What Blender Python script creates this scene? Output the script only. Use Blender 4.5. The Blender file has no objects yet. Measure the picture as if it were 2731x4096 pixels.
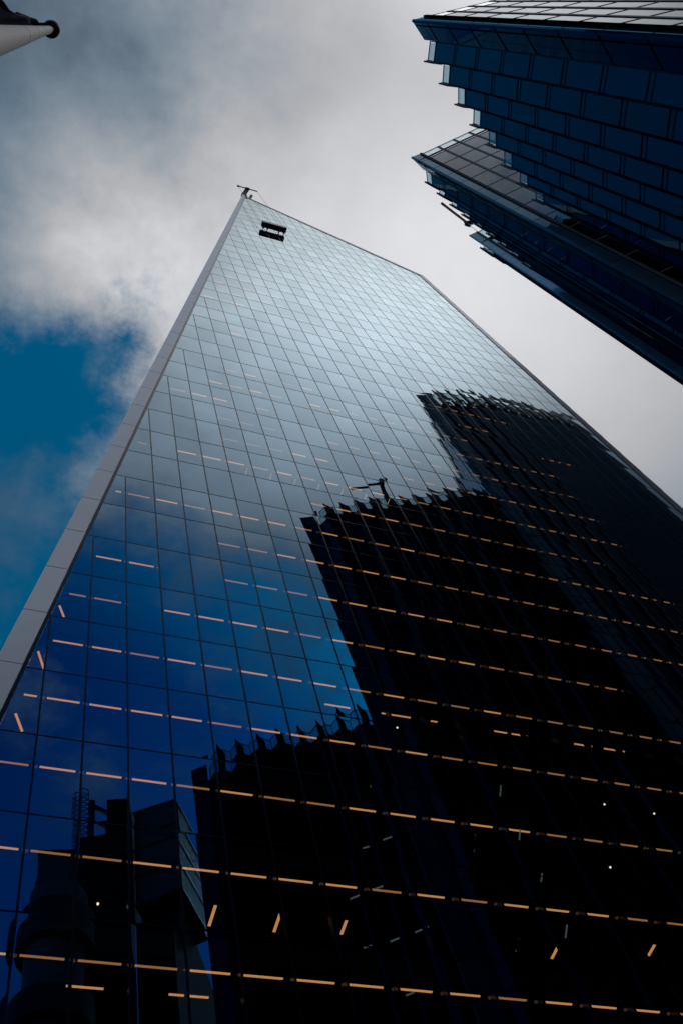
import bpy, math, random
from mathutils import Vector, Matrix

random.seed(7)
C = bpy.context.scene.collection
scene = bpy.context.scene
EYE = 1.65

# ------------------------------------------------------------------ camera
cam_d = bpy.data.cameras.new('camera')
cam_d.sensor_fit = 'VERTICAL'
cam_d.sensor_height = 36.0
cam_d.sensor_width = 24.0
cam_d.lens = 39.95
cam_d.clip_start = 0.05
cam_d.clip_end = 8000
cam = bpy.data.objects.new('camera', cam_d)
right = Vector((0.94237581, -0.28577018, -0.17396334))
up = Vector((0.19647220, 0.89359215, -0.40359849)) * -1
fwd = Vector((0.27078869, 0.34616249, 0.89824552))
m = Matrix.Identity(4)
for i, v in enumerate((right, up, -fwd)):
    for j in range(3):
        m[j][i] = v[j]
m[0][3], m[1][3], m[2][3] = 0.0, 0.0, EYE
cam.matrix_world = m
C.objects.link(cam)
scene.camera = cam

# ------------------------------------------------------------------ sun, sky and exposure
SUN_DIR = Vector((0.64, -0.66, 1.0)).normalized()
sun_d = bpy.data.lights.new('sun', 'SUN')
sun_d.energy = 0.7
sun_d.angle = math.radians(12)
sun_d.color = (1.0, 0.97, 0.93)
sun = bpy.data.objects.new('sun', sun_d)
sun.rotation_euler = SUN_DIR.to_track_quat('Z', 'Y').to_euler()
sun.location = (0, 0, 400)
C.objects.link(sun)

scene.view_settings.view_transform = 'Standard'
scene.view_settings.look = 'None'
scene.view_settings.exposure = 0.0
scene.view_settings.gamma = 1.0
scene.view_settings.use_curve_mapping = False
scene.render.engine = 'CYCLES'
scene.cycles.use_denoising = True
scene.cycles.max_bounces = 10
scene.cycles.glossy_bounces = 5
scene.cycles.transparent_max_bounces = 16
scene.cycles.sample_clamp_indirect = 6.0
scene.cycles.caustics_reflective = False
scene.cycles.caustics_refractive = False


class NT:
    """small helper that writes shader-node arithmetic"""
    def __init__(self, tree):
        self.t = tree
        self.n = tree.nodes
        self.n.clear()

    def node(self, typ, **props):
        nd = self.n.new(typ)
        for k, v in props.items():
            setattr(nd, k, v)
        return nd

    def link(self, a, b):
        self.t.links.new(a, b)

    def put(self, sock, v):
        if hasattr(v, 'is_output') or isinstance(v, bpy.types.NodeSocket):
            self.link(v, sock)
        else:
            if isinstance(v, (tuple, list)) and len(v) == 3 and sock.type == 'RGBA':
                v = (*v, 1.0)
            sock.default_value = v

    def m(self, op, a, b=0.0, c=None, clamp=False):
        nd = self.node('ShaderNodeMath', operation=op, use_clamp=clamp)
        self.put(nd.inputs[0], a)
        self.put(nd.inputs[1], b)
        if c is not None:
            self.put(nd.inputs[2], c)
        return nd.outputs[0]

    def add(self, a, b): return self.m('ADD', a, b)
    def sub(self, a, b): return self.m('SUBTRACT', a, b)
    def mul(self, a, b): return self.m('MULTIPLY', a, b)
    def mx(self, a, b): return self.m('MAXIMUM', a, b)
    def mn(self, a, b): return self.m('MINIMUM', a, b)

    def smooth(self, x, lo, hi):
        nd = self.node('ShaderNodeMapRange', interpolation_type='SMOOTHSTEP')
        self.put(nd.inputs['Value'], x)
        nd.inputs['From Min'].default_value = min(lo, hi)
        nd.inputs['From Max'].default_value = max(lo, hi)
        nd.inputs['To Min'].default_value = 0.0 if lo < hi else 1.0
        nd.inputs['To Max'].default_value = 1.0 if lo < hi else 0.0
        return nd.outputs['Result']

    def vec(self, x, y, z):
        nd = self.node('ShaderNodeCombineXYZ')
        for s, v in zip(nd.inputs, (x, y, z)):
            self.put(s, v)
        return nd.outputs[0]

    def sep(self, v):
        nd = self.node('ShaderNodeSeparateXYZ')
        self.link(v, nd.inputs[0])
        return nd.outputs

    def noise(self, v, scale, detail=4.0, rough=0.55, dist=0.0):
        nd = self.node('ShaderNodeTexNoise')
        self.link(v, nd.inputs['Vector'])
        nd.inputs['Scale'].default_value = scale
        nd.inputs['Detail'].default_value = detail
        nd.inputs['Roughness'].default_value = rough
        nd.inputs['Distortion'].default_value = dist
        return nd.outputs['Fac']

    def gauss(self, a, b, a0, b0, sa, sb):
        da = self.mul(self.sub(a, a0), 1.0 / sa)
        db = self.mul(self.sub(b, b0), 1.0 / sb)
        q = self.add(self.mul(da, da), self.mul(db, db))
        return self.m('POWER', 2.71828, self.mul(q, -1.0))

    def mixc(self, f, a, b, mode='MIX'):
        nd = self.node('ShaderNodeMix', data_type='RGBA', blend_type=mode)
        self.put(nd.inputs[0], f)
        self.put(nd.inputs[6], a)
        self.put(nd.inputs[7], b)
        return nd.outputs[2]


def build_world():
    w = bpy.data.worlds.new('World')
    scene.world = w
    w.use_nodes = True
    t = NT(w.node_tree)
    out = t.node('ShaderNodeOutputWorld')
    tc = t.node('ShaderNodeTexCoord')
    x, y, z = t.sep(tc.outputs['Generated'])
    zc = t.mx(z, 0.10)
    a = t.m('DIVIDE', x, zc)
    b = t.m('DIVIDE', y, zc)
    # the cloud layer lies on a plane high above the street
    p = t.vec(a, b, 0.0)
    n1 = t.sub(t.noise(p, 7.0, 10.0, 0.66), 0.5)
    n2 = t.sub(t.noise(t.vec(a, b, 3.7), 7.0, 10.0, 0.66), 0.5)
    aw = t.add(a, t.mul(n1, 0.22))
    bw = t.add(b, t.mul(n2, 0.28))
    # openings in the cloud where blue shows
    left = t.mul(t.smooth(aw, 0.108, 0.040), t.smooth(bw, 0.205, 0.285))
    far = t.smooth(aw, -0.04, -0.20)
    n4 = t.sub(t.noise(t.vec(a, b, 21.0), 9.0, 8.0, 0.62, 0.0), 0.5)
    back = t.smooth(t.add(t.add(bw, t.mul(n4, 0.28)), t.mul(t.sub(a, 0.12), 0.35)), -0.35, -0.50)
    blue = t.mx(t.mx(left, far), back)
    blue = t.mul(blue, t.sub(1.0, t.mx(t.smooth(b, -1.0, -1.7), t.smooth(a, 0.55, 0.8))))
    wisps = t.smooth(t.noise(t.vec(a, b, 9.1), 7.0, 9.0, 0.62, 0.0), 0.47, 0.72)
    cover = t.sub(1.0, t.mul(blue, t.sub(1.0, t.mul(wisps, t.add(0.42, t.mul(t.smooth(b, 0.0, -0.3), 0.26))))))
    # how bright the cloud is: thick and dim to the west, thin near the hidden sun
    da = t.sub(a, 0.32)
    db = t.sub(b, 0.12)
    qa = t.add(t.mul(t.mn(da, 0.0), 1 / 0.27), t.mul(t.mx(da, 0.0), 1 / 0.40))
    qb = t.add(t.mul(t.mn(db, 0.0), 1 / 0.20), t.mul(t.mx(db, 0.0), 1 / 0.36))
    main = t.m('POWER', 2.71828, t.mul(t.add(t.mul(qa, qa), t.mul(qb, qb)), -1.0))
    lum = t.add(0.06, t.mul(main, 0.69))
    lum = t.add(lum, t.mul(t.gauss(a, b, 0.03, 0.20, 0.11, 0.08), 0.27))
    lum = t.add(lum, t.mul(t.gauss(a, b, 0.34, -0.20, 0.15, 0.10), 0.90))
    lum = t.add(lum, t.mul(t.gauss(a, b, 0.15, -0.205, 0.22, 0.13), 0.74))
    lum = t.add(lum, t.mul(t.gauss(a, b, 0.20, -0.36, 0.25, 0.10), 0.50))
    lum = t.add(lum, t.mul(t.gauss(a, b, 0.66, -0.66, 0.20, 0.20), 0.45))
    low = t.mx(t.smooth(b, -1.0, -1.7), t.smooth(a, 0.75, 1.3))  # extra brightness in low unseen sky, added to light the edge trim
    lum = t.add(lum, t.mul(low, 0.55))
    lum = t.add(lum, t.mul(t.gauss(a, b, 0.12, -0.62, 0.16, 0.13), 0.34))
    n3 = t.sub(t.noise(t.vec(a, b, 5.5), 7.0, 9.0, 0.60, 0.0), 0.5)
    lum = t.mul(lum, t.add(1.0, t.mul(n3, t.add(0.30, t.mul(t.smooth(a, 0.26, 0.0), 1.7)))))
    lum = t.mx(lum, 0.03)
    warm = t.smooth(lum, 0.10, 0.50)
    ccol = t.mixc(warm, (0.70, 1.0, 1.30), (0.985, 0.99, 1.03))
    lc = t.vec(lum, lum, lum)
    ccol = t.mixc(1.0, ccol, lc, 'MULTIPLY')
    sky = t.node('ShaderNodeTexSky', sky_type='NISHITA')
    sky.sun_disc = False
    sky.sun_elevation = math.asin(SUN_DIR.z)
    sky.sun_rotation = math.atan2(SUN_DIR.x, SUN_DIR.y)
    tint = t.mixc(t.smooth(b, -0.25, -0.45), (0.001, 0.62, 0.80), (0.002, 0.60, 0.95))
    tint = t.mixc(t.smooth(t.add(b, t.mul(t.sub(a, 0.12), 0.35)), -0.44, -0.62), tint, (0.001, 0.24, 0.64))
    skyc = t.mixc(1.0, sky.outputs[0], tint, 'MULTIPLY')
    bg1 = t.node('ShaderNodeBackground')
    t.link(skyc, bg1.inputs['Color'])
    bg1.inputs['Strength'].default_value = 0.10
    bg2 = t.node('ShaderNodeBackground')
    t.link(ccol, bg2.inputs['Color'])
    bg2.inputs['Strength'].default_value = 1.0
    mix = t.node('ShaderNodeMixShader')
    t.link(cover, mix.inputs[0])
    t.link(bg1.outputs[0], mix.inputs[1])
    t.link(bg2.outputs[0], mix.inputs[2])
    t.link(mix.outputs[0], out.inputs['Surface'])


build_world()


# ------------------------------------------------------------------ materials
def new_mat(name):
    mt = bpy.data.materials.new(name)
    mt.use_nodes = True
    return mt, NT(mt.node_tree)


def principled(name, col, rough=0.5, metal=0.0, spec=0.5, noise=0.0, nscale=2.0, bump=0.0):
    mt, t = new_mat(name)
    out = t.node('ShaderNodeOutputMaterial')
    p = t.node('ShaderNodeBsdfPrincipled')
    p.inputs['Roughness'].default_value = rough
    p.inputs['Metallic'].default_value = metal
    p.inputs['Specular IOR Level'].default_value = spec
    if noise > 0:
        tc = t.node('ShaderNodeTexCoord')
        f = t.noise(tc.outputs['Object'], nscale, 5.0, 0.6)
        c2 = tuple(max(0.0, c * (1 - noise)) for c in col)
        c3 = tuple(min(1.0, c * (1 + noise)) for c in col)
        t.put(p.inputs['Base Color'], t.mixc(f, c2, c3))
        if bump > 0:
            bn = t.node('ShaderNodeBump')
            bn.inputs['Strength'].default_value = bump
            bn.inputs['Distance'].default_value = 0.02
            t.link(f, bn.inputs['Height'])
            t.link(bn.outputs[0], p.inputs['Normal'])
    else:
        t.put(p.inputs['Base Color'], col)
    t.link(p.outputs[0], out.inputs['Surface'])
    return mt


def coated_glass(name, f0, trans, bow=0.0, wave=0.0, use_uv=True, power=5.0, opaque=None, top=(1, 1, 1)):
    """coated architectural glass: Schlick reflection over a tinted see-through body;
    every pane is slightly bowed, as toughened glass is"""
    mt, t = new_mat(name)
    out = t.node('ShaderNodeOutputMaterial')
    geo = t.node('ShaderNodeNewGeometry')
    dot = t.node('ShaderNodeVectorMath', operation='DOT_PRODUCT')
    t.link(geo.outputs['Normal'], dot.inputs[0])
    t.link(geo.outputs['Incoming'], dot.inputs[1])
    cs = t.m('ABSOLUTE', dot.outputs['Value'])
    sch = t.m('POWER', t.sub(1.0, cs), power)
    fc = t.mixc(sch, f0, top)
    gl = t.node('ShaderNodeBsdfGlossy')
    gl.inputs['Roughness'].default_value = 0.0
    t.link(fc, gl.inputs['Color'])
    if bow or wave:
        nrm = geo.outputs['Normal']
        vm = nrm
        if bow:
            uv = t.node('ShaderNodeUVMap')
            u, v, _ = t.sep(uv.outputs[0])
            fu = t.m('FRACT', u)
            fv = t.m('FRACT', v)
            # one random number pair per pane, from its cell index
            wn = t.node('ShaderNodeTexWhiteNoise', noise_dimensions='2D')
            t.link(t.vec(t.m('FLOOR', u), t.m('FLOOR', v), 0.0), wn.inputs['Vector'])
            r1, r2, r3 = t.sep(wn.outputs['Color'])
            kx = t.mul(t.sub(fu, 0.5), t.mul(t.add(0.4, r1), bow))
            kz = t.mul(t.sub(fv, 0.5), t.mul(t.add(0.4, r2), bow * 1.5))
            tx = t.add(kx, t.mul(t.sub(r3, 0.5), bow * 1.2))
            tz = t.add(kz, t.mul(t.sub(r1, 0.5), bow * 1.2))
            # the tilt is horizontal along x (these panes all face -y) and along z
            off = t.vec(tx, 0.0, tz)
            ad = t.node('ShaderNodeVectorMath', operation='ADD')
            t.link(nrm, ad.inputs[0])
            t.link(off, ad.inputs[1])
            vm = ad.outputs[0]
            shade = t.add(0.94, t.mul(r2, 0.12))
            t.link(t.mixc(1.0, fc, t.vec(shade, shade, shade), 'MULTIPLY'), gl.inputs['Color'])
        if wave:
            tc = t.node('ShaderNodeTexCoord')
            px, py, pz = t.sep(tc.outputs['Object'])
            q = t.vec(px, py, t.mul(pz, 0.45))
            w1 = t.sub(t.noise(q, 0.9, 1.0, 0.4), 0.5)
            q2 = t.vec(px, t.add(py, 17.0), t.mul(pz, 0.45))
            w2 = t.sub(t.noise(q2, 0.9, 1.0, 0.4), 0.5)
            ad = t.node('ShaderNodeVectorMath', operation='ADD')
            t.link(vm, ad.inputs[0])
            t.link(t.vec(t.mul(w1, wave), t.mul(w1, wave), t.mul(w2, wave)), ad.inputs[1])
            vm = ad.outputs[0]
        nn = t.node('ShaderNodeVectorMath', operation='NORMALIZE')
        t.link(vm, nn.inputs[0])
        t.link(nn.outputs[0], gl.inputs['Normal'])
    inv = t.mixc(sch, trans, (0, 0, 0))
    if opaque is None:
        body = t.node('ShaderNodeBsdfTransparent')
        t.link(inv, body.inputs['Color'])
    else:
        body = t.node('ShaderNodeBsdfDiffuse')
        t.put(body.inputs['Color'], opaque)
    ad = t.node('ShaderNodeAddShader')
    t.link(gl.outputs[0], ad.inputs[0])
    t.link(body.outputs[0], ad.inputs[1])
    t.link(ad.outputs[0], out.inputs['Surface'])
    return mt


def emission(name, col, strength):
    mt, t = new_mat(name)
    out = t.node('ShaderNodeOutputMaterial')
    e = t.node('ShaderNodeEmission')
    t.put(e.inputs['Color'], col)
    e.inputs['Strength'].default_value = strength
    t.link(e.outputs[0], out.inputs['Surface'])
    return mt


def transparent(name, col):
    mt, t = new_mat(name)
    out = t.node('ShaderNodeOutputMaterial')
    e = t.node('ShaderNodeBsdfTransparent')
    t.put(e.inputs['Color'], col)
    t.link(e.outputs[0], out.inputs['Surface'])
    return mt


M = {}
M['tower_glass'] = coated_glass('tower_glass', (0.050, 0.125, 0.215), (0.62, 0.60, 0.58), bow=0.0044, wave=0.0016, top=(0.90, 1.0, 0.97), power=4.3)
M['pane_back'] = transparent('pane_back', (0.97, 0.98, 0.98))
M['mullion'] = principled('mullion_dark', (0.002, 0.003, 0.007), 0.2, 0.0, 0.12)
M['trim'] = principled('edge_aluminium', (0.42, 0.47, 0.54), 0.45, 0.0, 0.4, noise=0.07, nscale=0.35)
M['trim_joint'] = principled('trim_joint', (0.05, 0.052, 0.06), 0.7)
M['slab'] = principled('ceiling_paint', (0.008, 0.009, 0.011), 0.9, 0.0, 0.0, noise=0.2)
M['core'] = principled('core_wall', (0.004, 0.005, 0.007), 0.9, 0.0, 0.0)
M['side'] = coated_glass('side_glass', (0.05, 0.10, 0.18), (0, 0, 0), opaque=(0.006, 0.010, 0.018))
M['lamp'] = emission('warm_lamp', (1.0, 0.46, 0.16), 0.76)
M['lamp_mid'] = emission('warm_lamp_mid', (1.0, 0.45, 0.16), 0.40)
M['lamp_dim'] = emission('warm_lamp_dim', (1.0, 0.45, 0.20), 0.24)
M['spot'] = emission('ceiling_spot', (1.0, 0.85, 0.70), 1.6)
M['dot'] = emission('detector_glow', (0.85, 0.62, 0.45), 0.05)
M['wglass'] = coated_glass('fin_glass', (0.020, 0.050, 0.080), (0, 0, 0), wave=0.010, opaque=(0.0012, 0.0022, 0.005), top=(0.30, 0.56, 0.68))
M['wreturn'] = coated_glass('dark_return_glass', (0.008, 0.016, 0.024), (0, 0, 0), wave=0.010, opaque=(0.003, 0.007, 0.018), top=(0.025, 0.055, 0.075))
M['wgrid'] = coated_glass('side_grid_glass', (0.04, 0.07, 0.10), (0, 0, 0), wave=0.006, opaque=(0.003, 0.005, 0.010), top=(0.52, 0.53, 0.53))
M['wgrid_pale'] = coated_glass('pale_grid_glass', (0.03, 0.06, 0.09), (0, 0, 0), wave=0.006, opaque=(0.45, 0.62, 0.74), top=(0.52, 0.53, 0.53))  # paler body colour, for the tall tier's side wall
M['wclear'] = coated_glass('parapet_glass', (0.02, 0.03, 0.04), (0.72, 0.84, 0.86))
M['wframe'] = principled('dark_blue_frame', (0.003, 0.010, 0.022), 0.5, 0.0, 0.12)
M['wjoint'] = principled('panel_joint', (0.002, 0.010, 0.026), 0.5, 0.0, 0.12)
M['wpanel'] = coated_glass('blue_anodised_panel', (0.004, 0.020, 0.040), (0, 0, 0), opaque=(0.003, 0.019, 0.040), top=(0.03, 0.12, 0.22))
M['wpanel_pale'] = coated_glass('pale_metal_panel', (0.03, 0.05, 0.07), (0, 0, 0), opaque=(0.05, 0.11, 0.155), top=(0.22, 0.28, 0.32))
M['wblack'] = principled('shadow_gap', (0.002, 0.003, 0.005), 0.8, 0.0, 0.0)
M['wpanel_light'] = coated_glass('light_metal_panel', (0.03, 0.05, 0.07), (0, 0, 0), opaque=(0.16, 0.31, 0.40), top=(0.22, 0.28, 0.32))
M['wrecess'] = principled('grey_recess', (0.012, 0.026, 0.040), 0.7, 0.0, 0.05)
M['roof'] = principled('roof_membrane', (0.05, 0.052, 0.055), 0.9, noise=0.2)
M['iron'] = principled('crane_steel', (0.012, 0.014, 0.020), 0.5, 0.3)
M['cable'] = principled('steel_cable', (0.16, 0.17, 0.19), 0.5, 0.4)
M['cradle'] = principled('cradle_panel', (0.010, 0.012, 0.016), 0.6)
M['cradle_rail'] = principled('cradle_rail', (0.6, 0.6, 0.6), 0.5)
M['pole'] = principled('white_pole_paint', (0.62, 0.60, 0.60), 0.6, 0.0, 0.2, noise=0.06, nscale=3.0)
M['pole_joint'] = principled('pole_joint', (0.24, 0.24, 0.26), 0.6)
M['finial'] = principled('black_finial', (0.004, 0.005, 0.008), 0.5)
M['navy'] = principled('flag_navy', (0.001, 0.003, 0.012), 0.9, 0.0, 0.03)
M['flag_white'] = principled('flag_white', (0.10, 0.10, 0.13), 0.9, 0.0, 0.03)
M['flag_red'] = principled('flag_red', (0.09, 0.01, 0.03), 0.9, 0.0, 0.03)
M['steel'] = principled('ribbed_steel', (0.11, 0.135, 0.15), 0.5, 0.15, 0.3, noise=0.15, nscale=0.6)
M['concrete'] = principled('grey_concrete', (0.02, 0.021, 0.023), 0.85, 0.0, 0.05, noise=0.2, nscale=0.6)
M['asphalt'] = principled('asphalt', (0.045, 0.046, 0.048), 0.9, noise=0.3, nscale=6.0, bump=0.3)


# ------------------------------------------------------------------ mesh helpers
class MB:
    def __init__(self):
        self.v, self.f, self.mi, self.uv = [], [], [], []

    def face(self, pts, mat=0, uvs=None):
        i0 = len(self.v)
        self.v += [tuple(p) for p in pts]
        self.f.append(tuple(range(i0, i0 + len(pts))))
        self.mi.append(mat)
        self.uv.append(uvs)

    def prism(self, poly, ext, mat=0, side=None):
        """polygon (3-D points, in order) pushed along the vector ext"""
        e = Vector(ext)
        a = [Vector(p) for p in poly]
        b = [p + e for p in a]
        s = mat if side is None else side
        self.face(list(reversed(a)), mat)
        self.face(b, mat)
        n = len(a)
        for i in range(n):
            j = (i + 1) % n
            self.face([a[i], a[j], b[j], b[i]], s)

    def box(self, x0, x1, y0, y1, z0, z1, mat=0):
        self.prism([(x0, y0, z0), (x1, y0, z0), (x1, y1, z0), (x0, y1, z0)], (0, 0, z1 - z0), mat)

    def wall(self, p, q, z0, z1, th, mat=0):
        """vertical slab from plan point p to q, thickness th to the left of p->q"""
        p, q = Vector((p[0], p[1])), Vector((q[0], q[1]))
        d = (q - p).normalized()
        n = Vector((-d.y, d.x)) * th
        self.prism([(p.x, p.y, z0), (q.x, q.y, z0), (q.x + n.x, q.y + n.y, z0), (p.x + n.x, p.y + n.y, z0)],
                   (0, 0, z1 - z0), mat)

    def bar(self, p, q, w, h=None, mat=0):
        """square bar between two points"""
        p, q = Vector(p), Vector(q)
        h = w if h is None else h
        d = (q - p).normalized()
        ref = Vector((0, 0, 1)) if abs(d.z) < 0.9 else Vector((0, 1, 0))
        s = d.cross(ref).normalized() * (w / 2)
        u = s.cross(d).normalized() * (h / 2)
        self.prism([p - s - u, p + s - u, p + s + u, p - s + u], q - p, mat)

    def tube(self, p, q, r0, r1=None, n=12, mat=0, caps=True):
        p, q = Vector(p), Vector(q)
        r1 = r0 if r1 is None else r1
        d = (q - p).normalized()
        ref = Vector((0, 0, 1)) if abs(d.z) < 0.9 else Vector((0, 1, 0))
        s = d.cross(ref).normalized()
        u = s.cross(d).normalized()
        A, B = [], []
        for i in range(n):
            a = 2 * math.pi * i / n
            o = s * math.cos(a) + u * math.sin(a)
            A.append(p + o * r0)
            B.append(q + o * r1)
        for i in range(n):
            j = (i + 1) % n
            self.face([A[i], B[i], B[j], A[j]], mat)
        if caps:
            self.face(A, mat)
            self.face(list(reversed(B)), mat)

    def build(self, name, mats, parent=None, smooth=False, merge=False):
        me = bpy.data.meshes.new(name)
        me.from_pydata(self.v, [], self.f)
        if not isinstance(mats, (list, tuple)):
            mats = [mats]
        for mt in mats:
            me.materials.append(mt)
        for pl, k in zip(me.polygons, self.mi):
            pl.material_index = k
            pl.use_smooth = smooth
        if any(u for u in self.uv):
            lay = me.uv_layers.new(name='UVMap')
            for pl, us in zip(me.polygons, self.uv):
                if us:
                    for li, uvc in zip(pl.loop_indices, us):
                        lay.data[li].uv = uvc
        me.update()
        o = bpy.data.objects.new(name, me)
        C.objects.link(o)
        if parent is not None:
            o.parent = parent
        return o


def empty(name, parent=None, label=None, cat=None, group=None):
    o = bpy.data.objects.new(name, None)
    o.empty_display_size = 0.5
    C.objects.link(o)
    if parent is not None:
        o.parent = parent
    if label:
        o['label'] = label
        o['category'] = cat
    if group:
        o['group'] = group
    return o


def Z(zrel):
    return zrel + EYE


# ------------------------------------------------------------------ ground
g = MB()
g.face([(-1500, -1500, 0), (1500, -1500, 0), (1500, 1500, 0), (-1500, 1500, 0)])
go = g.build('ground', M['asphalt'])
go['kind'] = 'structure'

# ------------------------------------------------------------------ the glass skyscraper
D = 22.271          # distance of the facade plane from the eye
FL = 4.03           # storey height
CW = 1.5            # pane width
CX = 3.4192         # column offset
ROW0 = 14.0026      # storeys of row 0 above the eye


def colx(c): return (c + CX) * CW
def rowz(r): return (ROW0 - r) * FL          # above the eye


APEX = (24.93, 186.08)
RTOP = (46.55, 153.77)


def left_x(z): return 0.94 + 0.15660 * (z - 32.88)
def left_z(x): return (x - 0.94) / 0.15660 + 32.88
def right_x(z): return 46.53 + 0.0048 * (153.7 - z)
def top_z(x): return APEX[1] + (x - APEX[0]) * (RTOP[1] - APEX[1]) / (RTOP[0] - APEX[0])
def top_x(z): return APEX[0] + (z - APEX[1]) * (RTOP[0] - APEX[0]) / (RTOP[1] - APEX[1])
def lim_right(z): return right_x(z) if z <= RTOP[1] else min(right_x(z), top_x(z))


def clip(poly, a, b, c):
    """keep the part of a 2-D polygon where a*x + b*z + c >= 0"""
    out = []
    n = len(poly)
    for i in range(n):
        p, q = poly[i], poly[(i + 1) % n]
        dp, dq = a * p[0] + b * p[1] + c, a * q[0] + b * q[1] + c
        if dp >= 0:
            out.append(p)
        if dp * dq < 0:
            s = dp / (dp - dq)
            out.append((p[0] + (q[0] - p[0]) * s, p[1] + (q[1] - p[1]) * s))
    return out


tower = empty('skyscraper', label='tall glass skyscraper with sloping top, its mirror facade reflecting clouds and dark towers', cat='skyscraper')
RMAX = 14.0026 + EYE / FL            # the row at street level
rows = list(range(-33, 15))
first_row = {}
for c in range(-8, 29):
    x = colx(c)
    if x < APEX[0]:
        zt = left_z(x)
        first_row[c] = math.ceil(ROW0 - zt / FL - 0.02)
    else:
        first_row[c] = -99

panes = []
for r in rows:
    zt, zb = rowz(r), max(rowz(r + 1), -EYE)
    if r == 14:
        zb = -EYE
    if zb >= APEX[1] - 0.1:
        continue
    xl_min = left_x(zb) - 0.01
    bounds = [min(left_x(zb), left_x(zt))]
    for c in range(-8, 29):
        x = colx(c)
        if x > bounds[0] + 0.05 and x < right_x(zb) - 0.05 and first_row[c] <= r:
            if x < APEX[0] and left_z(x) < zt - 0.01 and first_row[c] > r:
                continue
            bounds.append(x)
    bounds.append(right_x(zb) + 0.01)
    for x0, x1 in zip(bounds[:-1], bounds[1:]):
        poly = [(x0, zb), (x1, zb), (x1, zt), (x0, zt)]
        # left edge: x - left_x(z) >= 0
        poly = clip(poly, 1.0, -0.15660, -(0.94 - 0.15660 * 32.88)) if len(poly) > 2 else []
        if len(poly) > 2:
            poly = clip(poly, -1.0, -0.0048, 46.53 + 0.0048 * 153.7)
        if len(poly) > 2:
            sl = (RTOP[1] - APEX[1]) / (RTOP[0] - APEX[0])
            poly = clip(poly, sl, -1.0, APEX[1] - sl * APEX[0])
        if len(poly) < 3:
            continue
        ar = 0.5 * abs(sum(p[0] * q[1] - q[0] * p[1] for p, q in zip(poly, poly[1:] + poly[:1])))
        if ar < 0.02:
            continue
        panes.append((r, poly, ar))

PT = 0.028


def add_pane(mb, r, poly):
    uv = [((x / CW - CX) + 40.0, (ROW0 - z / FL) * -1.0 + 60.0) for x, z in poly]
    fr = [(x, D, Z(z)) for x, z in poly]
    bk = [(x, D + PT, Z(z)) for x, z in poly]
    mb.face(fr, 0, uv)                       # outer face (towards -y)
    mb.face(list(reversed(bk)), 1)
    n = len(poly)
    for i in range(n):
        j = (i + 1) % n
        mb.face([fr[i], bk[i], bk[j], fr[j]], 1)


def view_px(x, z):
    v = Vector((x, D, z))
    d = v.dot(fwd)
    return (v.dot(right) / d * 4545.3 + 1365.5, -v.dot(up) / d * 4545.3 + 2048)


def shown_area(poly):
    pp = [view_px(x, z) for x, z in poly if True]
    cxm = sum(p[0] for p in pp) / len(pp)
    cym = sum(p[1] for p in pp) / len(pp)
    if not (-30 < cxm < 2760 and -30 < cym < 4130):
        return 0.0
    return 0.5 * abs(sum(p[0] * q[1] - q[0] * p[1] for p, q in zip(pp, pp[1:] + pp[:1])))


panes.sort(key=lambda k: -shown_area(k[1]))
for r, poly, ar in panes[:100]:
    mb = MB()
    add_pane(mb, r, poly)
    mb.build('window_pane', [M['tower_glass'], M['pane_back']], tower)
mb = MB()
for r, poly, ar in panes[100:]:
    add_pane(mb, r, poly)
o = mb.build('window_panes', [M['tower_glass'], M['pane_back']], tower)
o['kind'] = 'stuff'

# vertical mullions and horizontal transoms, proud of the glass
MW = 0.068
for c in range(-7, 29):
    x = colx(c)
    z1 = min(left_z(x), rowz(first_row[c])) if x < APEX[0] else top_z(x)
    if x > right_x(0) - 0.1 or z1 < 0:
        continue
    mb = MB()
    mb.box(x - MW / 2, x + MW / 2, D - 0.012, D - 0.002, 0.0, Z(z1))
    mb.box(x - 0.022, x + 0.022, D + 0.032, D + 0.27, 0.0, Z(z1) - 0.3)
    mb.build('mullion', M['mullion'], tower)
for r in rows:
    z = rowz(r)
    if z > APEX[1] - 0.3:
        continue
    x0, x1 = left_x(z), lim_right(z)
    if x1 - x0 < 0.1:
        continue
    mb = MB()
    mb.box(x0, x1, D - 0.010, D - 0.003, Z(z) - 0.025, Z(z) + 0.025)
    mb.build('transom', M['mullion'], tower)

# edge trims: wide folded aluminium on the left, narrower on the right, a thin cap along the slope
mb = MB()
ol = lambda z: 0.42 + 0.1592 * (z - 36.35)
zt = 188.3
zz = [-EYE] + [rowz(r) + 0.0 for r in range(13, -33, -1)] + [zt]
TP = 0.10
for za, zb in zip(zz[:-1], zz[1:]):
    ia, ib = left_x(za) - 0.13, left_x(min(zb, 187.9)) - 0.13
    if zb == zt:
        ib = 24.93 - 0.02
    g_ = 0.022
    mb.prism([(ol(za + g_), D - TP, Z(za + g_)), (ia, D - TP, Z(za + g_)), (ib, D - TP, Z(zb - g_)), (ol(zb - g_), D - TP, Z(zb - g_))], (0, 0.5, 0), 0)
mb.build('edge_trim', M['trim'], tower)
mb = MB()
mb.prism([(ol(-EYE) + 0.01, D - TP + 0.012, 0.0), (left_x(-EYE) - 0.14, D - TP + 0.012, 0.0), (24.80, D - TP + 0.012, Z(187.8)), (ol(188.0) + 0.01, D - TP + 0.012, Z(188.0))], (0, 0.4, 0), 0)
mb.build('trim_backing', M['trim_joint'], tower)
mb = MB()
mb.prism([(left_x(-EYE) - 0.12, D - 0.03, 0.0), (left_x(-EYE) + 0.02, D - 0.03, 0.0), (APEX[0] + 0.02, D - 0.03, Z(APEX[1])), (APEX[0] - 0.10, D - 0.03, Z(APEX[1] + 0.3))], (0, 0.2, 0), 0)
mb.build('shadow_gap', M['mullion'], tower)
mb = MB()
zz = [-EYE] + [rowz(r) for r in range(13, -24, -1) if rowz(r) < 153] + [154.1]
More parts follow.
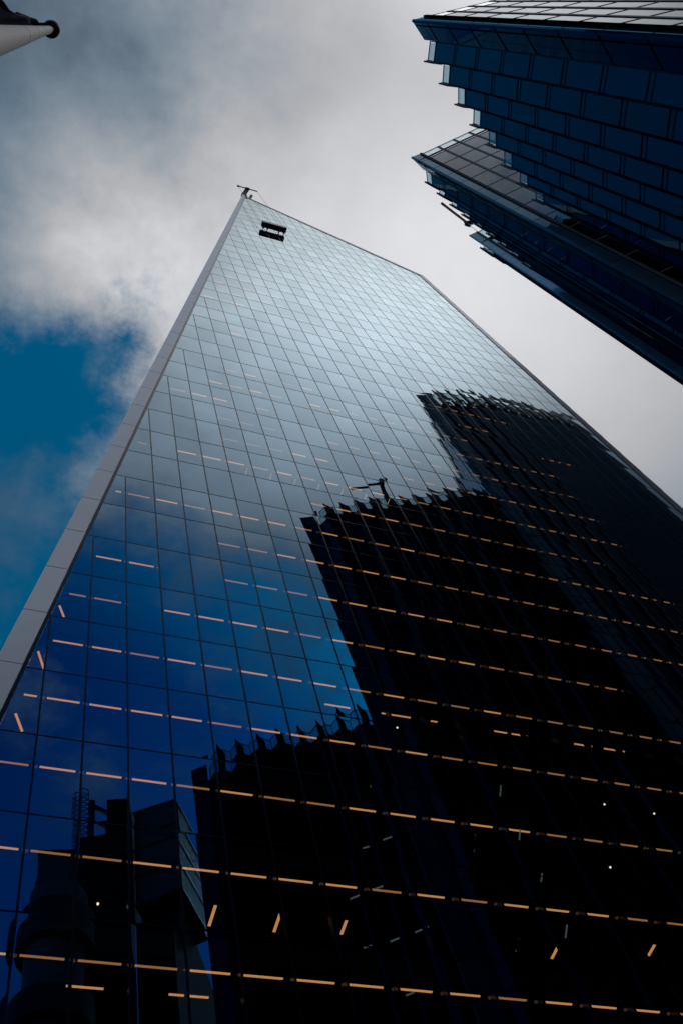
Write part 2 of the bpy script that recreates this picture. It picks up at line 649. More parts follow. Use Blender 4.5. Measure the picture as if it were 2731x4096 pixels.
for za, zb in zip(zz[:-1], zz[1:]):
    g_ = 0.022
    mb.prism([(right_x(za) + 0.05, D - 0.06, Z(za + g_)), (right_x(za) + 0.76, D - 0.06, Z(za + g_)), (right_x(zb) + 0.70, D - 0.06, Z(zb - g_)), (right_x(zb) + 0.05, D - 0.06, Z(zb - g_))], (0, 0.5, 0), 0)
mb.build('edge_trim', M['trim'], tower)
mb = MB()
mb.prism([(right_x(0) - 0.02, D - 0.03, 0.0), (right_x(0) + 0.6, D - 0.03, 0.0), (right_x(153) + 0.6, D - 0.03, Z(153.6)), (right_x(153) - 0.02, D - 0.03, Z(153.6))], (0, 0.2, 0), 0)
mb.build('trim_backing', M['trim_joint'], tower)
mb = MB()
mb.prism([(APEX[0], D - 0.06, Z(APEX[1] - 0.02)), (RTOP[0] + 0.06, D - 0.06, Z(RTOP[1] - 0.02)), (RTOP[0] + 0.70, D - 0.06, Z(RTOP[1] + 0.36)), (APEX[0] - 0.05, D - 0.06, Z(APEX[1] + 0.85))], (0, 0.6, 0), 0)
mb.build('roof_cap', M['trim'], tower)

# the body behind the front: side walls, back and sloping roof
BD = 26.0
mb = MB()
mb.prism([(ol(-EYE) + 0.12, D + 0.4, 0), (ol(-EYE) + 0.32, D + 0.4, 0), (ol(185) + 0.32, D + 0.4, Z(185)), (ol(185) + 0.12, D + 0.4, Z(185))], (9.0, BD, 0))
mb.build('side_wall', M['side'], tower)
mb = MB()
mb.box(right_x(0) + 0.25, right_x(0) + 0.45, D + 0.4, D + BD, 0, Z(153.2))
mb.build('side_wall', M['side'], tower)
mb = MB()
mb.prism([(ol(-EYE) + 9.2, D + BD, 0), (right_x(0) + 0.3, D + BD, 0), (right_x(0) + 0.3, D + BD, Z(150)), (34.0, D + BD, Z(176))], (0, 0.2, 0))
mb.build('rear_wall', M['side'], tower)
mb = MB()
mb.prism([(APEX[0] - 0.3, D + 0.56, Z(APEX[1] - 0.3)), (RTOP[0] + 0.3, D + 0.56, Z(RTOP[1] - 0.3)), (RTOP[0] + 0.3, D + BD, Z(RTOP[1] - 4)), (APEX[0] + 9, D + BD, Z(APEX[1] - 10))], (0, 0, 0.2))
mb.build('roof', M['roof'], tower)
# floor slabs with the ceilings under them, and the core behind
CEIL = 0.96
for r in rows:
    z = rowz(r)
    if z > APEX[1] - 6:
        continue
    x0, x1 = left_x(z - CEIL) + 0.15, lim_right(z) - 0.15
    if x1 - x0 < 0.4:
        continue
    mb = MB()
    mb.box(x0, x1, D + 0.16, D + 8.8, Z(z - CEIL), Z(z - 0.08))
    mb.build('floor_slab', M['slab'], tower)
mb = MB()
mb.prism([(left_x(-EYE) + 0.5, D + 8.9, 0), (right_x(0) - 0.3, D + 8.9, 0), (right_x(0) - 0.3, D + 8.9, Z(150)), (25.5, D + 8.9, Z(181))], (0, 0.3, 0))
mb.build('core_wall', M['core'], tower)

# ceiling lights: one strip per pane where the photograph shows a lit ceiling
LIT = []   # (row, c0, c1, kind)
def lit(r, a, b, k=0):
    for c in range(a, b + 1):
            LIT.append((r, c, 3 if k == 0 and ((r * 7 + c * 3 + (c * c) % 5) % 9 < 3 or c > 10) else k))
lit(0, -1, 21); lit(1, 3, 20); lit(2, -1, 0); lit(2, 3, 20); lit(3, -2, -1); lit(3, 1, 15)
lit(4, -2, 16); lit(5, -3, 15); lit(6, -3, 13); lit(7, -3, 13); lit(8, -3, 12)
lit(-1, 7, 15); lit(-1, 16, 19, 1); lit(-2, 0, 0, 1); lit(-2, 2, 21); lit(-3, 4, 6, 1); lit(-3, 7, 8); lit(-3, 12, 21)
lit(-4, 4, 6, 1); lit(-4, 9, 17); lit(-4, 18, 21, 1); lit(-5, 2, 4); lit(-5, 6, 6); lit(-5, 16, 21)
lit(-6, 4, 7); lit(-6, 9, 17); lit(-6, 22, 23); lit(-7, 5, 6); lit(-7, 7, 8, 1); lit(-7, 9, 9); lit(-7, 18, 19)
lit(-8, 16, 21); lit(-10, 6, 7); lit(-10, 14, 18); lit(-11, 4, 5, 1); lit(-11, 16, 16); lit(-12, 11, 15); lit(-12, 16, 19, 1)
lit(-13, 5, 6); lit(-13, 7, 21); lit(-14, 6, 10); lit(-15, 6, 11); lit(-15, 12, 21); lit(-16, 7, 9); lit(-16, 13, 21)
lit(-17, 17, 20); lit(-20, 10, 11); lit(-20, 14, 21)
lights = []
LD, LW = 0.52, 0.060
for r, c, k in LIT:
    z = rowz(r) - CEIL
    x0, x1 = colx(c + 0.165), colx(c + (0.93 if c < 1 else 0.91 if c < 4 else 0.875))
    lx = left_x(z) + 0.25
    if x1 < lx + 0.15:
        continue
    x0 = max(x0, lx)
    p = view_px((x0 + x1) / 2, rowz(r) - 2)
    inside = -40 < p[0] < 2770 and -40 < p[1] < 4140
    lights.append((r, x0, x1, z, k, c, inside))


def add_light(mb, L):
    r, x0, x1, z, k, c, ins = L
    y = D + LD
    mb.box(x0, x1, y - LW / 2, y + LW / 2, Z(z) - 0.03, Z(z) - 0.004, k)
    xd = colx(c + 1.09)
    mb.tube((xd, y + 0.02, Z(z) - 0.045), (xd, y + 0.02, Z(z) - 0.004), 0.05, 0.06, 8, 2)


lights.sort(key=lambda L: (not L[6], -L[0]))
for L in lights[:88]:
    mb = MB()
    add_light(mb, L)
    mb.build('ceiling_light', [M['lamp'], M['lamp_dim'], M['dot'], M['lamp_mid']], tower)
mb = MB()
for L in lights[88:]:
    add_light(mb, L)
o = mb.build('ceiling_lights', [M['lamp'], M['lamp_dim'], M['dot'], M['lamp_mid']], tower)
o['kind'] = 'stuff'
# strips that run into the rooms instead of along the glass
cross = [(7, 2.06, 1.80, 2.06, 2.62, .09), (7, 3.46, 1.80, 3.46, 2.60, .09), (7, 4.92, 1.85, 4.92, 2.42, .09),
         (7, 10.0, 1.9, 9.98, 2.55, .09), (7, 12.35, 1.5, 12.33, 2.0, .09),
         (3, -1.72, 1.15, -1.53, 1.65, .085), (4, -2.14, 1.1, -1.88, 1.9, .085), (5, -2.46, 1.35, -2.22, 2.05, .085), (0, -0.72, 0.5, -0.60, 0.85, .07)]
cross += [(-2, 5.03 + i * 1.02, 0.68, 5.03 + i * 1.02, 1.12, .02) for i in range(7)]
for r, c0, d0, c1, d1, w in cross:
    z = Z(rowz(r) - CEIL)
    mb = MB()
    mb.bar((colx(c0), D + d0, z - 0.02), (colx(c1), D + d1, z - 0.02), w, 0.03)
    mb.build('cross_light', M['lamp'], tower)
# thin luminaires further inside two floors, and single bright spots
mb_specs = [(4, 5.72, 6.62), (4, 7.4, 8.28), (4, 8.9, 9.1), (4, 10.7, 11.3), (4, 11.45, 11.95), (4, 13.5, 14.1), (4, 14.5, 15.2),
            (8, -0.92, -0.26), (8, 0.92, 1.2), (8, 1.27, 1.66)]
for r, ca, cb in mb_specs:
    z = Z(rowz(r) - CEIL)
    mb = MB()
    y = D + 1.42
    mb.box(colx(ca), colx(cb), y - 0.03, y + 0.03, z - 0.03, z - 0.004)
    mb.build('inner_light', M['lamp'], tower)
M['glint_glow'] = emission('cool_glint', (0.55, 0.85, 1.0), 0.10)  # glowing strips added inside, imitating glints mirrored from the building opposite
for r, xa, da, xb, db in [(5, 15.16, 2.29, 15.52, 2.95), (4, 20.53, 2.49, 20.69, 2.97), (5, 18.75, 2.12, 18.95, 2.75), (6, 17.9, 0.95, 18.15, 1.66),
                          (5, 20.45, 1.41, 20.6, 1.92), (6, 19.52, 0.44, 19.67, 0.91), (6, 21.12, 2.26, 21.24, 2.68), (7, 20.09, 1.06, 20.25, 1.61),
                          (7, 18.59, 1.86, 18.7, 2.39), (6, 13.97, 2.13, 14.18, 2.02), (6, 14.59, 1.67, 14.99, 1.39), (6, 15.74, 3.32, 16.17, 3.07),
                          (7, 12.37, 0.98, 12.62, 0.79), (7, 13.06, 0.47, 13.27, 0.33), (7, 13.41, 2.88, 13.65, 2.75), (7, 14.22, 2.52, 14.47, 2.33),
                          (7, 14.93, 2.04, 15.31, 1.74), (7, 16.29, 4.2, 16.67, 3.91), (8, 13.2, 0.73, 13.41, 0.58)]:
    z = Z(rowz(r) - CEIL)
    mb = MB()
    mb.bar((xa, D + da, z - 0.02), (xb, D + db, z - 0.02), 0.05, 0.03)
    mb.build('mirrored_glint', M['glint_glow'], tower)
for r, c, d in [(0, 10.3, 3.2), (2, 11.9, 2.0), (1, 6.6, 2.2), (2, 13.0, 2.2), (2, 14.8, 2.5), (5, 13.4, 1.6), (5, 15.0, 1.7), (6, 12.4, 1.6),
                (7, -0.3, 2.2), (4, 8.0, 2.0), (-4, 17.6, 2.2), (-4, 18.5, 2.2), (-4, 19.4, 2.2)]:
    z = Z(rowz(r) - CEIL)
    mb = MB()
    mb.tube((colx(c), D + d, z - 0.05), (colx(c), D + d, z - 0.004), 0.034, 0.04, 10)
    mb.build('ceiling_spot', M['spot'], tower)

# ------------------------------------------------------------------ facade crane on the apex, and the cradle it carries
cr = empty('roof_crane', label='small dark T-shaped facade crane on the apex of the glass skyscraper', cat='crane')
mb = MB()
mb.box(24.9, 26.6, 22.9, 24.4, Z(184.2), Z(187.2))
mb.prism([(25.0, 22.75, Z(187.2)), (26.5, 22.75, Z(187.2)), (26.2, 22.75, Z(189.2)), (25.2, 22.75, Z(189.2))], (0, 1.3, 0))
mb.build('carriage', M['iron'], cr)
mb = MB()
mb.bar((25.6, 23.2, Z(188.6)), (25.15, 22.6, Z(191.2)), 0.75, 0.6)
mb.bar((25.15, 22.55, Z(190.9)), (25.65, 21.75, Z(192.3)), 0.6, 0.5)
mb.bar((25.9, 22.6, Z(188.4)), (26.35, 22.3, Z(190.4)), 0.4, 0.35)
mb.build('mast', M['iron'], cr)
mb = MB()
mb.bar((23.95, 21.6, Z(192.2)), (27.35, 21.6, Z(192.2)), 0.16, 0.20)
mb.bar((23.9, 21.6, Z(192.2)), (24.3, 21.6, Z(192.2)), 0.26, 0.3)
mb.bar((25.3, 21.6, Z(192.1)), (26.0, 21.6, Z(192.1)), 0.4, 0.3)
mb.build('boom', M['iron'], cr)

gd = empty('cleaning_cradle', label='dark window-cleaning cradle hanging on cables near the top of the glass facade', cat='cradle')
gx0, gx1, gz = 24.12, 27.55, 156.9
mb = MB()
mb.box(gx0, gx1, 21.27, 22.02, Z(gz), Z(gz + 0.10))
mb.box(gx0 + 0.02, gx1 - 0.02, 21.95, 22.0, Z(gz + 0.10), Z(gz + 1.0))
mb.box(gx0, gx0 + 0.05, 21.32, 21.95, Z(gz + 0.10), Z(gz + 1.1))
mb.box(gx1 - 0.05, gx1, 21.32, 21.95, Z(gz + 0.10), Z(gz + 1.1))
mb.build('platform', M['cradle'], gd)
mb = MB()
mb.box(gx0 + 0.02, gx1 - 0.02, 21.29, 21.33, Z(gz + 0.12), Z(gz + 0.72))
mb.box(gx0, gx1, 21.27, 21.34, Z(gz + 1.02), Z(gz + 1.14))
for i in range(6):
    xx = gx0 + 0.05 + i * (gx1 - gx0 - 0.15) / 5
    mb.box(xx, xx + 0.05, 21.285, 21.335, Z(gz + 0.72), Z(gz + 1.02))
mb.build('guard_rail', M['cradle_rail'], gd)
for xx in (gx0 + 0.25, gx0 + 0.85, gx1 - 0.95, gx1 - 0.25):
    mb = MB()
    mb.tube((xx - 0.1, 22.1, Z(gz + 0.14)), (xx + 0.1, 22.1, Z(gz + 0.14)), 0.11, 0.11, 12)
    mb.build('roller', M['cradle'], gd)
for xa, xb in ((24.05, gx0 + 0.12), (27.28, gx1 - 0.12)):
    mb = MB()
    mb.tube((xa, 21.6, Z(192.1)), (xb, 21.62, Z(gz + 1.1)), 0.022, 0.022, 6)
    mb.build('cable', M['cable'], gd)

# ------------------------------------------------------------------ the stepped office building opposite
wb = empty('office_building', label='dark blue stepped office building with saw-tooth glass bays at the upper right', cat='building')
WF = 4.1


def P(a, b, z): return Vector((a * z, b * z))


ZL, ZM, ZH = 68.4, 99.3, 126.2
low_t = [P(.2512, -.0290, ZL), P(.2691, -.0161, ZL), P(.2879, -.0041, ZL), P(.3063, .0079, ZL), P(.3255, .0194, ZL), P(.3451, .0319, ZL), P(.3642, .0421, ZL), P(.3835, .0520, ZL)]
low_q = P(18.58 / 70, -2.17 / 70, ZL)
mid_t = [P(.2828, .0647, ZM), P(.2962, .0710, ZM), P(.3106, .0771, ZM), P(.3241, .0824, ZM)]
mid_t += [Vector((33.6, 8.66)), Vector((34.95, 9.14)), Vector((36.3, 9.66)), Vector((37.7, 10.22)), Vector((39.15, 10.80)), Vector((40.6, 11.15)), Vector((42.0, 11.45))]
high_t = [Vector((44.45, 13.35))]
hx = [45.9, 47.4, 48.85, 50.25, 51.65, 53.05, 54.45, 55.85, 57.25, 58.65, 60.05, 61.4, 62.6]
hy = [13.72, 14.02, 14.2, 14.3, 14.36, 14.4, 14.4, 14.42, 14.42, 14.4, 14.4, 14.38, 14.35]
high_t += [Vector(p) for p in zip(hx[:-1], hy)]


def make_tier(zt, corner, endc, f0, tips, q_off, side0, side_dir, side_len, module, back, cut_left=0.0, par_h=1.35, far_end=None, fin_w=0.5, slots=False, panel='wpanel', fin_t=0.09, fin_h=0.25, fin_o=0.24, last_f=0.8, gap='wblack', grid='wgrid'):
    tr = empty('tier', wb)
    top = Z(zt)
    par = top - 0.35 - par_h            # roof level, where the clear parapet starts
    # plain metal end panel at the corner, with slanted joints per storey
    mb = MB()
    mb.wall(corner, endc, 0.0, top + 0.15, -0.12, 0)
    zz = top - 3.2
    d = (endc - corner).normalized()
    nn = Vector((d.y, -d.x)) * -1
    while zz > 4:
        a, b = corner + nn * 0.006, endc + nn * 0.006
        mb.wall(a, b, zz, zz + 0.07, 0.02, 1)
        zz -= WF
    s = corner + d * (0.24 * (endc - corner).length) + nn * 0.004
    mb.wall(s, s + d * 0.05, 0, top - 0.1, 0.02, 1)
    bo = corner + (side0 - corner) * 0.80
    mb.wall(corner, bo, 0.0, top + 0.15, 0.12, 0)
    bd = (bo - corner).normalized()
    bn = Vector((bd.y, -bd.x)) * 0.006
    zz = top - 3.2
    while zz > 4:
        mb.wall(corner + bn, bo + bn, zz, zz + 0.05, 0.01, 1)
        zz -= WF
    mb.build('end_panel', [M[panel], M['wblack']], tr)
    # shadow gap between the end panel and the gridded side wall
    mb = MB()
    bo = corner + (side0 - corner) * 0.80
    mb.wall(bo, side0, 0.0, top - 0.1, -0.10, 0)
    mb.build('recess', M[gap], tr)
    # saw-tooth bays: return facet Q->T faces the other tower, short facet faces the corner
    q = f0
    zig = [f0]
    for i, tp in enumerate(tips):
        bay = MB()
        e = (tp - q)
        L = e.length
        ed = e / L
        en = Vector((-ed.y, ed.x))
        bay.wall(q, tp, 0.0, par, -0.10, 0)
        zz = par - 4.15
        while zz > 4:
            for k_, h_ in ((0.0, 0.05), (0.42, 0.02)):
                bay.wall(q + en * 0.012, tp + en * 0.012, zz - k_, zz - k_ + h_, 0.02, 1)
            zz -= WF
        bay.wall(q + en * 0.012, q + en * 0.012 + ed * 0.07, 0.0, par, 0.03, 1)
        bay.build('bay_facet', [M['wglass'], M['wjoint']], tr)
        pg = MB()
        pg.wall(q + ed * 0.08, tp - ed * 0.06, par + 0.06, top - 0.35, -0.03, 0)
        pg.wall(q, q + ed * 0.05, par, top - 0.30, -0.05, 1)
        pg.wall(q, tp, top - 0.35, top - 0.29, -0.05, 1)
        pg.wall(q, tp, par, par + 0.06, -0.05, 1)
        pg.build('parapet_glass', [M['wclear'], M['wframe']], tr)
        # fin at the tip, rising to a point above the parapet
        if i + 1 < len(tips):
            q2 = tips[i + 1] - (tips[i + 1] - tp) + (q_off[i] if i < len(q_off) else q_off[-1])
        else:
            q2 = tp + q_off[-1] * last_f
        rd = (q2 - tp).normalized()
        rn = Vector((-rd.y, rd.x))
        fin = MB()
        out_d = (en * 0.45 - rd * 0.9 + ed * 0.35).normalized()
        t0 = tp - ed * 0.05
        t1 = tp + out_d * (fin_o + 0.02)
        t2 = tp + rd * 0.10
        fin.prism([(t0.x, t0.y, 0), (t1.x, t1.y, 0), (t2.x, t2.y, 0)], (0, 0, top - 0.30), 0)
        # the fin runs up into a sail-shaped blade above the roof line
        s0, s1_ = tp + out_d * (fin_o - 0.02), tp + rd * (fin_w * (q2 - tp).length)
        blade = [(s0.x, s0.y, par - 0.2), (s1_.x, s1_.y, par - 0.2), (s1_.x, s1_.y, par + (top - par) * 0.5), (s0.x, s0.y, top + fin_h)]
        fin.prism(blade, (rn.x * fin_t, rn.y * fin_t, 0), 0)
        fin.build('fin', M['wframe'], tr)
        ret = MB()
        ret.wall(tp, q2, 0.0, par, -0.10, 0)
        zz = par - 4.15
        while zz > 4:
            ret.wall(tp + rn * 0.012, q2 + rn * 0.012, zz, zz + 0.09, 0.02, 1)
            zz -= WF
        L2 = (q2 - tp).length
        ret.wall(tp + rd * (L2 - 0.05) + rn * 0.012, q2 + rn * 0.012, 0.0, par, 0.03, 1)
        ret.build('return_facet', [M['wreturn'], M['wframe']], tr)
        pg = MB()
        pg.wall(tp + rd * 0.06, q2 - rd * 0.05, par + 0.06, top - 0.35, -0.03, 0)
        pg.wall(tp, q2, top - 0.35, top - 0.29, -0.05, 1)
        pg.wall(tp, q2, par, par + 0.06, -0.05, 1)
        if slots:
            pg.wall(tp, q2, par + 0.95, par + 1.75, -0.06, 1)
            pg.wall(tp, tp + rd * L2 * 0.62, par + 0.06, par + 0.95, -0.06, 1)
            pg.wall(q2 - rd * 0.18, q2, par + 0.06, par + 0.95, -0.06, 1)
            pg.wall(tp + rd * 0.1, q2, top - 0.62, top - 0.35, -0.06, 1)
        pg.build('parapet_glass', [M['wclear'], M['wframe']], tr)
        zig += [tp, q2]
        q = q2
    last = q
    # gridded glass side wall, one band per storey, clear at roof level
    sd = side_dir.normalized()
    sn = Vector((sd.y, -sd.x))
    s1 = side0 + sd * side_len
    bands = [(par + 0.0 - 0.95, top - 0.2)]
    zz = par - 0.95
    while zz > 3:
        bands.append((max(zz - WF, 0), zz))
        zz -= WF
    for k, (za, zb) in enumerate(bands):
        mb = MB()
        clear = k == 0
        n = int(side_len / module)
        for i in range(n):
            a = side0 + sd * (i * module)
            b = side0 + sd * ((i + 1) * module)
            if k == 0 and i == 0:
                b = b
            mb.wall(a + sd * 0.09, b - sd * 0.09, za + 0.05, zb - 0.05, 0.04, 0)
            mb.wall(b - sd * 0.09 + sn * 0.03, b + sd * 0.09 + sn * 0.03, za, zb, 0.10, 1)
        mb.wall(side0 + sn * 0.015, s1 + sn * 0.015, za - 0.08, za + 0.08, 0.09, 1)
        if k == 0:
            mb.wall(side0 + sn * 0.015, s1 + sn * 0.015, zb - 0.05, zb + 0.02, 0.09, 1)
        mb.build('glazing_band', [M['wclear'] if clear else M[grid], M['wframe']], tr)
    # roof and the hidden back walls close the volume
    poly = [corner, endc] + zig + ([far_end] if far_end is not None else []) + [last + back, s1]
    inset = [(p.x, p.y, par - 0.3) for p in poly]
    mb = MB()
    mb.prism(list(reversed(inset)), (0, 0, 0.25))
    mb.build('roof', M['roof'], tr)
    mb = MB()
    mb.wall(s1, last + back, 0, par - 0.32, 0.2, 0)
    if far_end is not None:
        mb.wall(last, far_end, 0, top, -0.12, 0)
        mb.wall(far_end, last + back, 0, par - 0.32, -0.2, 0)
    else:
        mb.wall(last + back, last, 0, par - 0.32, 0.2, 0)
    mb.build('rear_wall', M['wpanel'], tr)
    return tr


k7 = ZL / 70.0
make_tier(ZL, Vector((16.10, -3.84)) * k7, Vector((17.15, -3.05)) * k7, Vector((17.37, -3.08)) * k7, low_t,
          [Vector((0.98, -0.12)) * k7], Vector((16.80, -4.27)) * k7, Vector((3.31, -1.83)), 24.0, 1.25, Vector((16, -24)), last_f=1.15, fin_o=0.14, fin_h=0.10)
k9 = ZM / 99.5
make_tier(ZM, Vector((26.24, 4.90)) * k9, Vector((27.59, 5.58)) * k9, Vector((27.76, 5.62)) * k9, mid_t,
          [Vector((1.32, 0.28))], Vector((27.0, 4.33)) * k9, Vector((3.99, -3.30)), 24.0, 1.46, Vector((12, -26)), par_h=1.7, fin_w=0.6, panel='wpanel_pale', fin_t=0.14, fin_h=0.25, fin_o=0.07, last_f=1.12, gap='wrecess')
kh = ZH / 126.0
make_tier(ZH, Vector((42.40, 12.47)) * kh, Vector((44.20, 12.99)) * kh, Vector((44.27, 13.02)) * kh, high_t,
          [Vector((1.36, 0.10))], Vector((43.20, 11.80)) * kh, Vector((8.9, -9.8)), 24.0, 1.46, Vector((0, -30)), par_h=3.9, far_end=Vector((63.1, 13.5)), fin_w=0.5, slots=True, panel='wpanel_light', fin_t=0.20, fin_h=0.55, fin_o=0.16, gap='wrecess', grid='wgrid_pale')

# small jib crane on the middle roof
jc = empty('roof_crane', label='dark jib crane standing on the roof of the middle tier of the stepped building', cat='crane')
mb = MB()
mb.bar((34.8, 7.4, Z(96.8)), (34.05, 8.62, Z(100.9)), 0.40, 0.40)
mb.bar((34.05, 8.60, Z(100.7)), (33.95, 9.15, Z(102.5)), 0.34, 0.34)
mb.build('post', M['iron'], jc)
mb = MB()
mb.bar((34.2, 9.22, Z(102.45)), (30.75, 8.02, Z(101.7)), 0.22, 0.26)
mb.build('jib', M['iron'], jc)
mb = MB()
mb.box(33.75, 34.2, 8.95, 9.4, Z(102.15), Z(102.7))
mb.box(33.9, 34.1, 9.0, 9.2, Z(102.7), Z(103.0))
mb.box(33.6, 33.8, 9.0, 9.2, Z(102.2), Z(102.6))
mb.build('winch', M['iron'], jc)
mb = MB()
mb.tube((30.9, 8.07, Z(101.7)), (34.5, 9.5, Z(98.2)), 0.02, 0.02, 6)
mb.build('cable', M['cable'], jc)

# ------------------------------------------------------------------ flagpole and flag in the near corner
fp = empty('flagpole', label='white tapered flagpole with a black disc finial in the upper left corner', cat='flagpole')
ax = lambda z: Vector((-1.052, 0.782 - (22 - z) * 0.0108, Z(z)))
HT = 22.0
prof = [(-EYE, 0.25), (6.0, 0.188), (12.5, 0.137), (17.3, 0.095), (20.0, 0.072), (21.2, 0.066), (21.25, 0.055), (HT, 0.046)]
mb = MB()
for (za, ra), (zb, rb) in zip(prof[:-1], prof[1:]):
    mb.tube(ax(za), ax(zb), ra, rb, 40, 0, caps=False)
mb.face([ax(HT) + Vector((0.046 * math.cos(i * math.pi / 20), 0.046 * math.sin(i * math.pi / 20), 0)) for i in range(40)])
po = mb.build('pole', M['pole'], fp, smooth=True)
for zj, rj in ((15.2, .1134), (17.3, .095), (19.2, .0789), (21.2, .066), (21.6, .051)):
    mb = MB()
    mb.tube(ax(zj) - Vector((0, 0, 0.012)), ax(zj) + Vector((0, 0, 0.012)), rj + 0.002, rj + 0.002, 40, 0)
    mb.build('joint_ring', M['pole_joint'], fp)
mb = MB()
N = 40
for (za, ra), (zb, rb) in zip([(0, 0.02), (0.0, 0.135), (0.03, 0.150), (0.09, 0.153), (0.15, 0.147), (0.22, 0.105), (0.26, 0.03)][:-1], [(0.0, 0.135), (0.03, 0.150), (0.09, 0.153), (0.15, 0.147), (0.22, 0.105), (0.26, 0.03)]):
    A = [ax(HT) + Vector((ra * math.cos(2 * math.pi * i / N), ra * math.sin(2 * math.pi * i / N), za)) for i in range(N)]
    B = [ax(HT) + Vector((rb * math.cos(2 * math.pi * i / N), rb * math.sin(2 * math.pi * i / N), zb)) for i in range(N)]
    for i in range(N):
        j = (i + 1) % N
        mb.face([A[i], A[j], B[j], B[i]])
mb.build('finial', M['finial'], fp, smooth=True)

# ------------------------------------------------------------------ steel-clad service towers behind the viewer, seen in the mirror facade
lb = empty('service_tower_building', label='steel-clad building with stacked ribbed pods and ringed stair tower mirrored low in the facade', cat='building')


def V2(a, yv, z): return Vector((a * z, 2 * D - yv * z))


def ribbed(name, p, q, depth, z0, z1, levels):
    p, q = Vector(p), Vector(q)
    d = (q - p).normalized()
    n = Vector((d.y, -d.x))
    body = MB()
    body.prism([(p.x, p.y, Z(z0)), (p.x + n.x * depth, p.y + n.y * depth, Z(z0)), (q.x + n.x * depth, q.y + n.y * depth, Z(z0)), (q.x, q.y, Z(z0))], (0, 0, z1 - z0), 0)
    L = (q - p).length
    k = 0.0
    while k < L:
        a = p + d * k - n * 0.04
        body.wall(a, a + d * 0.11, Z(z0), Z(z1), -0.05, 0)
        k += 0.26
    k = 0.1
    while k < depth:
        a = q + n * k + d * 0.0
        body.wall(a, a + n * 0.11, Z(z0), Z(z1), 0.05, 0)
        k += 0.26
    h = (z1 - z0) / levels
    for i in range(levels + 1):
        zz = z0 + i * h
        a = [p - d * 0.12 - n * 0.12, p - d * 0.12 + n * (depth + .1), q + d * 0.12 + n * (depth + .1), q + d * 0.12 - n * 0.12]
        body.prism([(v.x, v.y, Z(zz) - 0.12) for v in a], (0, 0, 0.24), 1)
    return body.build(name, [M['steel'], M['iron']], lb)


bc = V2(.2239, .7538, 82)
bl = V2(.1832, .7825, 82)
ribbed('stacked_pod', bl, bc, 5.5, 71.5, 82, 3)
pl = V2(.0933, .8365, 78.5)
pr = pl + (bl - pl) * 0.45
ribbed('stacked_pod', pl, pr, 5.0, 62, 78.5, 4)
cl, crr = V2(.1258, .7869, 82), V2(.1716, .7517, 84)
dd = (crr - cl).normalized()
nd = Vector((dd.y, -dd.x))
mb = MB()
cp = [cl, crr, crr + nd * 7, cl + nd * 7]
mb.prism([(v.x, v.y, 0) for v in reversed(cp)], (0, 0, Z(80)), 0)
cp = [cl + (crr - cl) * 0.55, crr, crr + nd * 7, cl + (crr - cl) * 0.55 + nd * 7]
mb.prism([(v.x, v.y, Z(80.0)) for v in reversed(cp)], (0, 0, 3.2), 0)
mb.build('core_tower', M['concrete'], lb)
mb = MB()
bb = [bl + nd * 0.6 + dd * 0.3, bc + nd * 0.6 - dd * 0.3, bc + nd * 14 + dd * 2, bl + nd * 14]
mb.prism([(v.x, v.y, 0) for v in reversed(bb)], (0, 0, Z(71.3)), 0)
bb = [pl + nd * 1.0, bl + nd * 1.0, bl + nd * 14, pl + nd * 14]
mb.prism([(v.x, v.y, 0) for v in reversed(bb)], (0, 0, Z(61.8)), 0)
mb.build('main_block', M['concrete'], lb)
# maintenance crane with a hooped ladder on the core
kc = cl + dd * 0.9 + nd * 0.8
mb = MB()
mb.bar((kc.x, kc.y, Z(80)), (kc.x, kc.y, Z(84.2)), 0.5)
mb.bar((kc.x, kc.y, Z(83.6)), (kc.x + 2.0, kc.y + 0.8, Z(81.2)), 0.35)
for i in range(9):
    z = Z(78.5 + i * 0.75)
    c0 = cl + dd * 0.25 - nd * 0.25
    pts = [Vector((c0.x + 0.5 * math.cos(t * math.pi / 6), c0.y + 0.5 * math.sin(t * math.pi / 6), z)) for t in range(13)]
    for a, b in zip(pts[:-1], pts[1:]):
        mb.bar(a, b, 0.06)
for t in (0, 4, 8):
    c0 = cl + dd * 0.25 - nd * 0.25
    mb.bar((c0.x + 0.5 * math.cos(t * math.pi / 6), c0.y + 0.5 * math.sin(t * math.pi / 6), Z(76)), (c0.x + 0.5 * math.cos(t * math.pi / 6), c0.y + 0.5 * math.sin(t * math.pi / 6), Z(84.6)), 0.06)
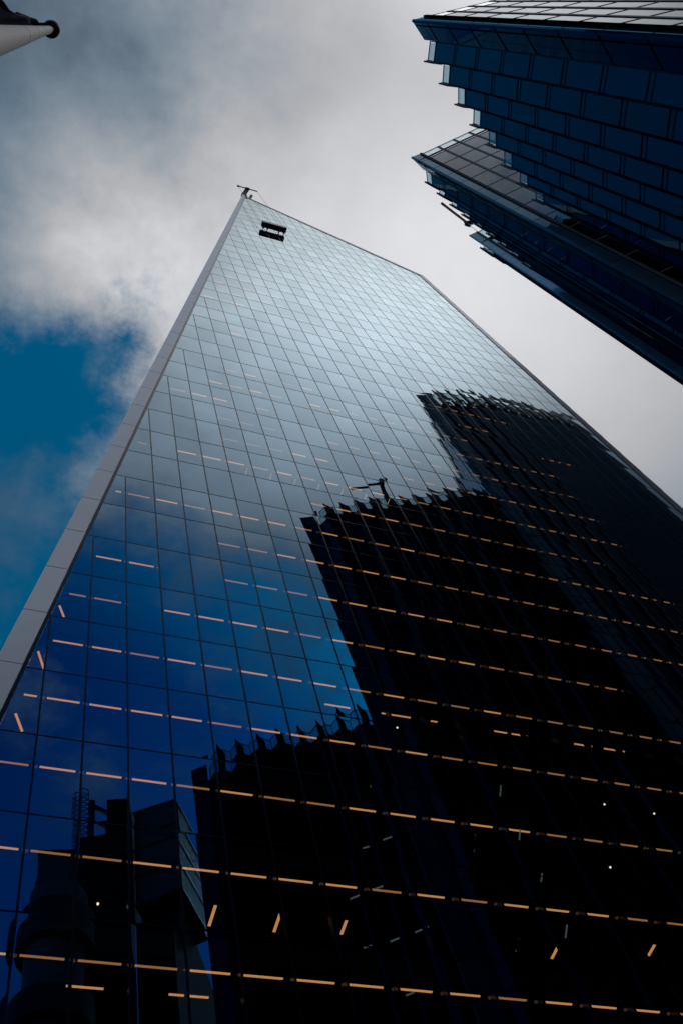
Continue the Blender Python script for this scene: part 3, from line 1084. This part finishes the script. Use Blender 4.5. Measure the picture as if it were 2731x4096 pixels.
mb.build('maintenance_crane', M['iron'], lb)
# ringed stair tower
st = V2(.132, .945, 63)
mb = MB()
mb.tube((st.x, st.y, 0), (st.x, st.y, Z(66)), 2.05, 2.05, 48)
so = mb.build('stair_tower', M['steel'], lb, smooth=True)
for z, r_, h_ in ((61.2, 2.75, 2.2), (53.5, 2.9, 2.4), (46, 2.9, 2.4)):
    mb = MB()
    mb.tube((st.x, st.y, Z(z)), (st.x, st.y, Z(z + h_)), r_, r_, 48)
    mb.build('landing_ring', M['iron'], so)

# flag cloth, last: one sheet with thickness, hanging from the hoist in deep folds
fl = MB()


def flag_pt(u, v):
    """u along the hoist downwards from the truck (0..1), v outward along the fly"""
    z = 21.55 - u * 8.4
    base = ax(z) + Vector((-0.05, -0.035, 0)) * (1.0 + 1.3 * u)
    reach = min(1.0, 0.05 + 1.15 * u) * 0.25 + 0.045 * math.exp(-((u - 0.50) / 0.035) ** 2) + 0.02 * math.sin(u * 23.0)
    w = math.sin(v * 9.0 + u * 5.0) * 0.055 * v + math.sin(u * 14 + v * 3) * 0.025
    d = Vector((-0.34, -0.94, 0.0))
    n = Vector((0.94, -0.34, 0.0))
    return base + d * (reach * v * (1 + 0.08 * math.sin(u * 17))) + n * w + Vector((0, 0, -0.9 * v * v * u))


NU, NV = 60, 26
gridp = [[flag_pt(i / NU, j / NV) for j in range(NV + 1)] for i in range(NU + 1)]
for i in range(NU):
    for j in range(NV):
        s, t_ = i / NU, j / NV
        dg = abs(s - 0.40 - t_ * 0.18)
        k = 1 if dg < 0.028 else 0
        if dg < 0.010 and t_ < 0.35:
            k = 2
        fl.face([gridp[i][j], gridp[i + 1][j], gridp[i + 1][j + 1], gridp[i][j + 1]], k)
fo = fl.build('flag', [M['navy'], M['flag_white'], M['flag_red']], None, smooth=True)
fo['label'] = 'dark navy flag with a pale crossing stripe hanging in folds beside the white flagpole'
fo['category'] = 'flag'
sm = fo.modifiers.new('thickness', 'SOLIDIFY')
sm.thickness = 0.006
